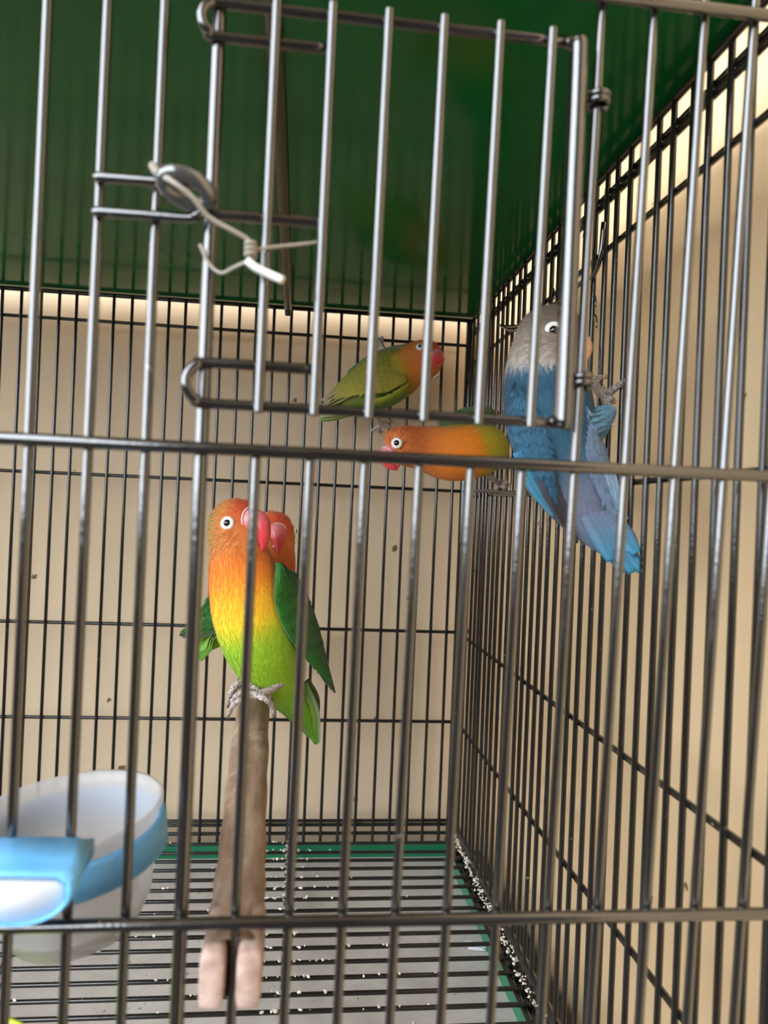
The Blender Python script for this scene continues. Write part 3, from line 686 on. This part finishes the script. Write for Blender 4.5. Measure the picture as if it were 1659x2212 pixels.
# ---- A: bright bird facing out from the perch
A_chest = [(3, ORG), (4, ORG), (4.8, rgb(238, 128, 46)), (5.6, rgb(248, 152, 46)), (6.1, rgb(252, 184, 44)), (6.7, rgb(252, 208, 48)), (7.15, rgb(200, 206, 46)), (7.5, rgb(156, 198, 44)), (9, rgb(146, 190, 34)), (10.2, rgb(128, 180, 40)), (12, rgb(104, 174, 46))]
A_back = [(3, BRN), (4.5, OLV), (5.5, rgb(120, 140, 40)), (6.2, DGR), (9, rgb(50, 116, 36)), (12, rgb(84, 160, 44))]
bA, bodyA = make_bird('bright green lovebird with yellow breast facing out from the perch, pink beak turned aside',
    [(505, 1086, .420, 2, 2), (505, 1093, .419, 7.5, 7.5), (507, 1112, .417, 12.6, 12.6), (510, 1142, .415, 14.4, 14.4), (514, 1178, .413, 14.6, 15), (521, 1220, .411, 16.6, 17), (531, 1272, .410, 19, 19),
     (545, 1332, .411, 19.5, 21), (566, 1395, .414, 18.5, 20.5), (592, 1452, .420, 14.5, 16), (622, 1502, .428, 9.5, 10), (650, 1548, .436, 6, 5), (668, 1582, .442, 2.5, 2)],
    [(.5, .85, .1)]*13, fischer(A_chest, A_back), dict(c=(511, 1140, .415), r=14.5, F=(.70, -.66, .14), U=(-.06, .1, 1), eyes=[(491, 1130)], er=2.25, hook=1.0, bk=1.17), nb=15000)
DG2 = rgb(34, 92, 30)
wA = patch('wing', bA, pp3((602, 1214, .399), (648, 1252, .414), (686, 1345, .424), (703, 1415, .428), (716, 1470, .430)), pp3((600, 1216, .398), (598, 1300, .3925), (622, 1366, .3965), (660, 1418, .408), (708, 1468, .424)),
           (.75, -.65, .05), .003, .0016, rgb(26, 70, 24), rgb(46, 112, 34), fuzz=1800)
for k, (e, c1) in enumerate((((723, 1496), rgb(52, 60, 36)), ((716, 1490), rgb(70, 74, 46)), ((706, 1478), rgb(56, 70, 40)))):
    feather('flight_feather', wA, pp3((676-k*4, 1370, .421-k*.002), (698-k*6, 1430, .424-k*.002), (e[0], e[1], .428-k*.001)), (.8, .3, .3), [.0028, .0026, .0006], rgb(34, 84, 28), c1, edge=rgb(120, 130, 70))
w2 = patch('wing', bA, pp3((478, 1240, .436), (474, 1300, .440), (500, 1370, .442), (560, 1440, .446)), pp3((520, 1240, .440), (520, 1310, .442), (545, 1380, .444), (580, 1440, .447)), (-.2, .95, .1), .002, .0012, DG2, DG2)
tA = feather('tail_feather', bA, pp3((640, 1495, .428), (664, 1550, .436), (683, 1606, .443)), (.86, .3, .35), [.0042, .0052, .0012], LIM, rgb(96, 178, 52), edge=rgb(130, 200, 80))
feather('tail_feather', bA, pp3((625, 1495, .424), (648, 1545, .432), (668, 1590, .438)), (.86, .3, .35), [.0040, .0046, .0010], rgb(120, 160, 60), rgb(110, 165, 70))
feather('tail_feather', bA, pp3((652, 1480, .432), (676, 1540, .440), (688, 1604, .446)), (.86, .3, .35), [.0036, .0040, .0012], rgb(90, 150, 50), rgb(190, 220, 200))
feather('tail_feather', bA, pp3((660, 1470, .440), (682, 1510, .446), (687, 1555, .450)), (.86, .3, .35), [.0026, .0024, .0008], rgb(80, 80, 50), rgb(60, 60, 46))
YT = .3955
make_foot(bA, at(606, 1474, .408), at(586, 1490, .402), at(553, 1502, YT), [pp3((525, 1510, YT-.003), (503, 1524, YT-.001), (493, 1545, YT+.004)), pp3((573, 1510, YT-.003), (587, 1524, YT), (592, 1542, YT+.004)),
    pp3((530, 1494, YT+.006), (508, 1506, YT+.006), (500, 1520, YT+.010)), pp3((570, 1496, YT+.006), (584, 1508, YT+.008))])
make_foot(bA, at(556, 1448, .416), at(541, 1462, .412), at(524, 1474, .409), [pp3((508, 1482, .404), (497, 1500, .403), (493, 1522, .406)), pp3((505, 1492, .408), (496, 1512, .411)), pp3((550, 1476, .408), (566, 1480, .41)), pp3((545, 1484, .402), (560, 1490, .402))], r=.0015)
# ---- B: its mate behind
B_chest = [(3, ORG), (5, rgb(214, 100, 34)), (6, rgb(216, 110, 36)), (7, rgb(190, 150, 40)), (8, LIM), (12, rgb(120, 170, 50))]
B_back = [(3, BRN), (5, rgb(150, 100, 40)), (6, rgb(70, 100, 34)), (7, DGR), (9, rgb(60, 120, 40)), (12, rgb(110, 160, 50))]
bB, bodyB = make_bird('lovebird pressed behind its mate on the perch, only red head and left wing tip showing',
    [(590, 1106, .462, 2, 2), (590, 1113, .462, 6.5, 6.5), (591, 1130, .461, 10, 10), (592, 1152, .460, 11.4, 12.4), (593, 1185, .462, 11.4, 12.6), (593, 1220, .466, 12.4, 13.5), (578, 1265, .470, 15.5, 16), (546, 1308, .472, 16, 17), (505, 1343, .470, 12, 13), (468, 1370, .466, 8, 8), (440, 1396, .462, 5, 4), (424, 1412, .46, 2, 2)],
    [(-.3, .9, .3)]*6+[(-.6, .6, .5)]*6, fischer(B_chest, B_back, redness=.30), dict(c=(592, 1151, .460), r=12.0, F=(.22, -.96, -.10), U=(0, -.1, 1), eyes=[(567, 1140)], edir=(.12, 1, .1), er=2.0, hook=1.1, bk=1.05), nb=7000)
wB = patch('wing', bB, pp3((462, 1272, .462), (440, 1306, .457), (418, 1340, .455), (400, 1360, .454)), pp3((492, 1330, .452), (465, 1352, .452), (432, 1366, .453), (404, 1371, .454)), (-.5, -.75, .4), .0025, .0014, rgb(34, 88, 30), rgb(62, 116, 52), fuzz=500)
for k in range(4): feather('flight_feather', wB, pp3((455+k*4, 1345+k*5, .4525), (420+k*3, 1360+k*5, .4525), (388+k*10, 1372+k*5, .453)), (.5, 0, .85), [.0020, .0019, .0006], rgb(60, 96, 50), rgb(58, 52, 48), edge=rgb(150, 140, 130))
for k in range(3): feather('tail_feather', bB, pp3((480, 1362+k*3, .459), (450, 1386+k*5, .457), (418+k*7, 1420+k*3, .456)), (.7, 0, .7), [.0040, .0040, .0012], rgb(120, 160, 56), rgb(100, 160, 50), edge=rgb(150, 190, 90))
make_foot(bB, at(560, 1330, .470), at(556, 1400, .462), at(548, 1448, .455), [pp3((532, 1452, .452), (520, 1462, .452)), pp3((562, 1452, .452), (574, 1462, .452)), pp3((535, 1444, .461), (524, 1452, .463))])
# ---- C: olive bird on the back wires
C_chest = [(2, ORG), (4, rgb(206, 130, 44)), (4.8, rgb(170, 150, 40)), (5.4, rgb(96, 130, 44)), (8, rgb(92, 130, 46)), (11, rgb(140, 160, 60))]
C_back = [(2, ORG), (4, rgb(206, 134, 46)), (4.7, rgb(190, 160, 50)), (5.2, rgb(150, 150, 54)), (7, rgb(112, 136, 60)), (9, rgb(146, 144, 70)), (11, rgb(170, 166, 112))]
bC, bodyC = make_bird('olive green lovebird with orange face clinging to the back wires',
    [(958, 775, .640, 2, 2), (952, 775, .640, 7.5, 7.5), (940, 775, .640, 13, 13), (918, 777, .641, 16.4, 16.4), (888, 790, .643, 17.5, 18), (862, 805, .645, 20.5, 21), (830, 820, .648, 23, 22.5), (795, 838, .650, 21, 21), (757, 860, .652, 14, 13), (724, 880, .655, 8, 6), (702, 892, .657, 3, 2)],
    [(-.15, -.7, .65)]*11, fischer(C_chest, C_back, nape=rgb(206, 130, 46), redness=.35), dict(c=(918, 777, .640), r=16.4, bk=.95, F=(.45, -.88, -.12), U=(.738, .297, .593), eyes=[(907, 749)], edir2=(.25, 1, .10), er=2.2), nb=9000)
OL2 = rgb(150, 156, 46)
wC = patch('wing', bC, pp3((862, 752, .634), (812, 765, .632), (762, 798, .638), (722, 838, .644)), pp3((880, 822, .6245), (832, 846, .6235), (784, 850, .6275), (728, 862, .640)), (-.1, -.85, .5), .0035, .0015, rgb(142, 142, 54), rgb(170, 156, 64), fuzz=1600, tipcol=rgb(160, 152, 70))
for k in range(4): feather('flight_feather', wC, pp3((756, 824+k*9, .637), (722, 846+k*8, .642), (690+k*5, 868+k*8, .646)), (.6, 0, .8), [.0030, .0028, .0008], rgb(140, 138, 60), rgb(176, 152, 128) if k < 2 else rgb(96, 110, 46), edge=rgb(190, 180, 130))
w2 = patch('wing', bC, pp3((880, 742, .650), (832, 752, .652), (790, 772, .654), (752, 800, .656)), pp3((870, 760, .636), (826, 772, .636), (784, 794, .640), (750, 812, .648)), (0, -.3, .95), .002, .0012, rgb(30, 96, 50), rgb(66, 130, 56))
patch('flank_coverts', bC, pp3((884, 826, .6255), (842, 852, .6270), (800, 866, .632)), pp3((872, 858, .631), (836, 874, .634), (800, 882, .638)), (0, -.9, -.2), .002, .0008, rgb(160, 158, 52), rgb(84, 122, 40), n=16, m=14, fuzz=500)
for k in range(4): feather('tail_feather', bC, pp3((772, 864+k*6, .645+k*.002), (730, 884+k*4, .649+k*.002), (692, 900+k*3, .653)), (.45, 0, .9), [.0046, .0044, .0012], rgb(140, 152, 54), rgb(110, 140, 60) if k % 2 else rgb(196, 186, 150))
make_foot(bC, at(838, 768, .655), at(828, 752, .667), at(823, 742, .671), [pp3((817, 732, .6735), (812, 736, .680)), pp3((825, 730, .6735), (826, 735, .681)), pp3((815, 744, .672), (810, 746, .679))], r=.0017)
make_foot(bC, at(812, 893, .650), at(818, 908, .662), at(824, 917, .668), [pp3((812, 924, .670), (804, 930, .678)), pp3((838, 920, .670), (848, 928, .677)), pp3((832, 912, .672), (844, 910, .678)), pp3((818, 928, .672), (822, 933, .679))], r=.0018)
# ---- D: orange bird stretching out from the side wires
D_chest = [(2, ORG), (4, rgb(214, 116, 56)), (5, rgb(226, 128, 46)), (6, rgb(242, 140, 40)), (6.75, rgb(240, 142, 40)), (7.15, rgb(196, 170, 40)), (8, rgb(172, 166, 40)), (10, rgb(150, 158, 40))]
D_back = [(2, rgb(170, 84, 44)), (4, rgb(196, 112, 48)), (5, rgb(206, 130, 40)), (6, rgb(150, 140, 40)), (6.8, rgb(96, 120, 40)), (10, rgb(120, 140, 40))]
bD, bodyD = make_bird('orange breasted lovebird stretching out sideways from the side wires, head low',
    [(838, 962, .505, 2, 2), (842, 962, .505, 7, 7), (852, 961, .506, 10.8, 10.8), (868, 962, .507, 12.6, 12.6), (895, 966, .508, 13.6, 14), (930, 972, .51, 15.8, 16.5), (970, 978, .512, 18.5, 19), (1012, 974, .515, 18.5, 20), (1045, 966, .521, 16.5, 18), (1062, 958, .530, 11, 13), (1072, 950, .540, 4, 5)],
    [(-.05, .72, .69)]*11, fischer(D_chest, D_back, nape=rgb(190, 96, 46), redness=.5), dict(c=(865, 962, .506), r=12.8, F=(-.66, -.35, -.66), U=(-.67, .22, .55), eyes=[(857, 957)], er=2.3, open=.12), nb=10000)
wD = patch('wing', bD, pp3((948, 912, .528), (985, 888, .535), (1030, 878, .545), (1062, 880, .555)), pp3((958, 950, .4965), (995, 926, .5040), (1035, 908, .5145), (1066, 902, .530)), (0, -.2, 1), .003, .0014, rgb(36, 90, 34), rgb(70, 104, 36), fuzz=700)
for k in range(3): feather('flight_feather', wD, pp3((1030, 896+k*4, .53), (1056, 890+k*5, .545), (1070, 888+k*5, .575)), (0, .4, .9), [.003, .0028, .0008], rgb(60, 100, 40), rgb(50, 54, 40))
for k in range(3): feather('tail_feather', bD, pp3((1058, 955-k*4, .535), (1066, 948-k*4, .560), (1052, 940-k*5, .598)), (0, .2, 1), [.0045, .0045, .0012], rgb(120, 150, 50), rgb(100, 150, 50))
make_foot(bD, at(1050, 1022, .515), at(1066, 1036, .525), atx(1080, 1046, XR-.003), [[tuple(atx(1092, 1042, XR-.0028)), tuple(atx(1098, 1048, XR+.004))], [tuple(atx(1090, 1052, XR-.0028)), tuple(atx(1094, 1060, XR+.004))], [tuple(atx(1074, 1054, XR-.003)), tuple(atx(1070, 1058, XR+.003))]], r=.0018)
make_foot(bD, at(1058, 918, .525), at(1068, 910, .530), atx(1076, 905, XR-.003), [[tuple(atx(1088, 898, XR-.0028)), tuple(atx(1094, 900, XR+.004))], [tuple(atx(1086, 910, XR-.0028)), tuple(atx(1092, 914, XR+.004))], [tuple(atx(1066, 905, XR-.003)), tuple(atx(1062, 909, XR+.003))]], r=.0018)
# ---- E: blue bird on the side wires
def bluecol(P, u, cd2, nn, Cn, r, F, U):
    j = vnoise(P, 300, 2)*.12
    c = ramp_col(u+j, [(0, rgb(112, 98, 86)), (3, rgb(124, 110, 100)), (3.9, rgb(146, 132, 122)), (4.75, rgb(186, 174, 162)), (5.05, rgb(74, 106, 126)), (5.3, rgb(46, 86, 108)), (7.5, rgb(54, 96, 120)), (8.4, rgb(78, 112, 136)), (9.2, rgb(118, 126, 148)), (10.3, rgb(112, 117, 138)), (11.2, rgb(104, 134, 160)), (12, rgb(80, 160, 196))])
    l = ramp_col(u+j, [(0, rgb(128, 112, 102)), (3, rgb(150, 136, 126)), (4, rgb(196, 186, 176)), (5.2, rgb(206, 204, 204)), (5.8, rgb(112, 146, 170)), (8, rgb(130, 160, 182)), (12, rgb(138, 162, 186))])
    k = sm(-cd2, .25, .8)[:, None]; c = c*(1-k)+l*k
    return c*(1+.10*vnoise(P, 900, 9))[:, None]
bE, bodyE = make_bird('blue lovebird with grey head and white eye ring climbing the side wires',
    [(1197, 664, .345, 2, 2), (1196, 672, .345, 8, 8), (1194, 694, .345, 13, 13), (1190, 725, .345, 15.4, 15.4), (1182, 765, .345, 16.6, 17), (1178, 808, .345, 18.6, 18.5), (1182, 862, .344, 20, 20), (1192, 922, .343, 20, 20.5), (1208, 985, .342, 18.5, 19), (1235, 1050, .340, 16.5, 15.5), (1268, 1108, .336, 12.5, 10.5), (1302, 1156, .331, 8, 6), (1330, 1190, .327, 4, 3)],
    [(-.55, -.8, .2)]*13, bluecol, dict(c=(1189, 724, .345), r=15.2, bk=.76, F=(.90, -.30, -.32), U=(.2, .05, 1), eyes=[(1196, 714)], er=2.55, bc=(rgb(216, 170, 138), rgb(222, 176, 136))), nb=15000)
wE = patch('wing', bE, pp3((1112, 826, .3300), (1098, 920, .333), (1130, 1012, .331), (1178, 1085, .331)), pp3((1116, 824, .3295), (1172, 916, .3215), (1192, 1000, .3215), (1200, 1080, .326)), (-.6, -.75, .1), .003, .0015, rgb(54, 102, 128), rgb(48, 88, 112), fuzz=2200)
feather('flight_feather', wE, pp3((1118, 975, .328), (1150, 1050, .328), (1197, 1118, .331)), (.85, -.2, .4), [.0024, .0028, .0008], rgb(60, 122, 154), rgb(82, 148, 178))
for k in range(4): feather('flight_feather', wE, pp3((1160+k*9, 1000+k*6, .3245+k*.001), (1190+k*8, 1075+k*4, .327+k*.001), (1222+k*8, 1140+k*11, .331)), (.85, -.2, .4), [.0030, .0028, .0008], rgb(74, 78, 92), rgb(52, 46, 50), edge=rgb(96, 110, 130))
wE2 = patch('wing', bE, pp3((1256, 862, .3290), (1302, 955, .333), (1322, 1050, .331), (1338, 1120, .327)), pp3((1252, 866, .3285), (1264, 980, .3245), (1292, 1060, .324), (1328, 1118, .3235)), (.5, -.85, 0), .003, .0014, rgb(128, 158, 182), rgb(110, 126, 150), fuzz=1300)
for k in range(3): feather('flight_feather', wE2, pp3((1300+k*9, 1020, .3255+k*.002), (1322+k*6, 1085, .325), (1348+k*3, 1150-k*14, .3235)), (.85, -.2, .3), [.0024, .0024, .0008], rgb(140, 168, 196), rgb(120, 170, 205), edge=rgb(180, 205, 225))
for k, (a, c) in enumerate(((1320, 1212), (1346, 1238), (1366, 1238), (1386, 1234), (1376, 1196))):
    feather('tail_feather', bE, pp3((1268+k*12, 1110, .328-k*.0005), (1300+k*13, 1165, .3245-k*.0004), (a, c, .3215-k*.0012)), (.85, -.25, .45), [.0040, .0046, .0018], rgb(108, 118, 140), rgb(54, 130, 160), edge=None)
bt = []
hipE = at(1270, 905, .336)
make_foot(bE, at(1292, 905, .340), atx(1312, 882, XR-.006), atx(1306, 856, XR-.0035), [[tuple(atx(1288, 838, XR-.0030)), tuple(atx(1291, 818, XR-.002)), tuple(atx(1308, 814, XR+.004))], [tuple(atx(1324, 842, XR-.0032)), tuple(atx(1346, 825, XR-.002))], [tuple(atx(1318, 862, XR-.0030)), tuple(atx(1326, 868, XR+.004))], [tuple(atx(1298, 846, XR-.003)), tuple(atx(1302, 836, XR+.004))]], r=.0019, band=True)
# feathered thigh of the raised leg
th = MB(); th.tube([at(1250, 930, .335), at(1285, 915, .3375), at(1312, 892, .344)], [.0095, .0066, .0030], n=20, res=16)
me = mesh('thigh', th.v, th.f, True, np.tile(A3(rgb(106, 146, 170)), (len(th.v), 1))); tho = link('thigh', me, bE, (0, 0, 0), M_PLUM)
V = np.array(th.v[:16*20]).reshape(16, 20, 3); cen = V.mean(1, keepdims=True); q = RNG.integers(0, 15, 1500); w_ = RNG.integers(0, 20, 1500); nn = (V-cen)[q, w_]; nn /= np.linalg.norm(nn, axis=1)[:, None]
fl = (cen[1:]-cen[:-1])[q, 0]; fl /= np.linalg.norm(fl, axis=1)[:, None]; pq = V[q, w_]*(1-(z_ := RNG.random(1500)[:, None]))+V[np.minimum(q+1, 15), w_]*z_
barbs('plumage', pq, nn, fl, np.tile(A3(rgb(110, 150, 174)), (1500, 1)), tho, .0036, .0007, .06, M_PLUM)
make_foot(bE, at(1240, 1010, .345), at(1262, 1000, .362), atx(1272, 985, XR-.003), [[tuple(atx(1264, 975, XR-.003)), tuple(atx(1262, 968, XR+.004))], [tuple(atx(1282, 978, XR-.003)), tuple(atx(1286, 972, XR+.004))], [tuple(atx(1276, 995, XR-.003)), tuple(atx(1280, 1000, XR+.004))]], r=.0017)
# ------------------------------------------------------------------ crumbs and droppings
def crumb_obj(name, label, pts, size, mt):
    b = MB()
    for q in pts:
        s_ = size*random.uniform(.5, 1.5); M = Matrix.Rotation(random.uniform(0, 6), 3, 'Z') @ Matrix.Rotation(random.uniform(0, 6), 3, 'X')
        b.ball(q, s_, s_*random.uniform(.5, .9), s_*random.uniform(.3, .6), M, n=6, m=4)
    o = b.build(name, mt, smooth=False); tag(o, label, 'droppings', kind='stuff'); return o
pts = []
for k in range(420):
    y = YF+.03+random.random()**.9*(YB-YF-.05); pts.append(Vector((.0035+random.gauss(0, .0010), y, ZG-.0005+random.uniform(-.001, .0012))))
ys = []; y = .6565
while y > YF+.005: ys.append(y); y -= .0158
for k in range(520):
    x = random.choice([random.gauss(.0, .022), random.gauss(.004, .010), random.uniform(-.30, .12)]); pts.append(Vector((x, random.choice(ys)+random.gauss(0, .0008), ZG+.0016)))
crumb_obj('dried_droppings', 'pale dried droppings caked on the middle of the floor grate', pts, .0011, M_DROP)
pts = [Vector((XR-.0035+random.gauss(0, .0012), random.uniform(YF+.02, YB-.02), H-.2735+random.uniform(-.002, .004))) for k in range(420)]
crumb_obj('dried_droppings', 'whitish crust along the foot of the side wires', pts, .0010, M_DROP)
pts = [Vector((random.uniform(xa+.01, xb-.01), random.uniform(ya+.01, yb-.01), H-.2996)) for k in range(260)]
crumb_obj('seed_husks', 'small husks and crumbs scattered on the grey tray bottom', pts, .0008, M_RESID)
b = MB(); c = at(1022, 2046, .47); d = (c-CAM).normalized(); t_ = (H-.2992-CAM.z)/d.z; c = CAM+d*t_
b.tube([c+Vector((-.008, .002, 0)), c+Vector((-.003, .003, .0006)), c+Vector((.003, 0, .0008)), c+Vector((.009, -.002, .0003))], [.0009, .0022, .0016, .0006], n=10, res=16)
b.tube([c+Vector((-.004, -.0015, .0002)), c+Vector((.002, -.003, .0004)), c+Vector((.008, -.0045, .0002))], [.0008, .0013, .0005], n=8, res=12)
b.build('bird_dropping', M_WHITE); o = bpy.data.objects['bird_dropping']; tag(o, 'single white curled dropping lying on the grey tray near the green rim', 'dropping')
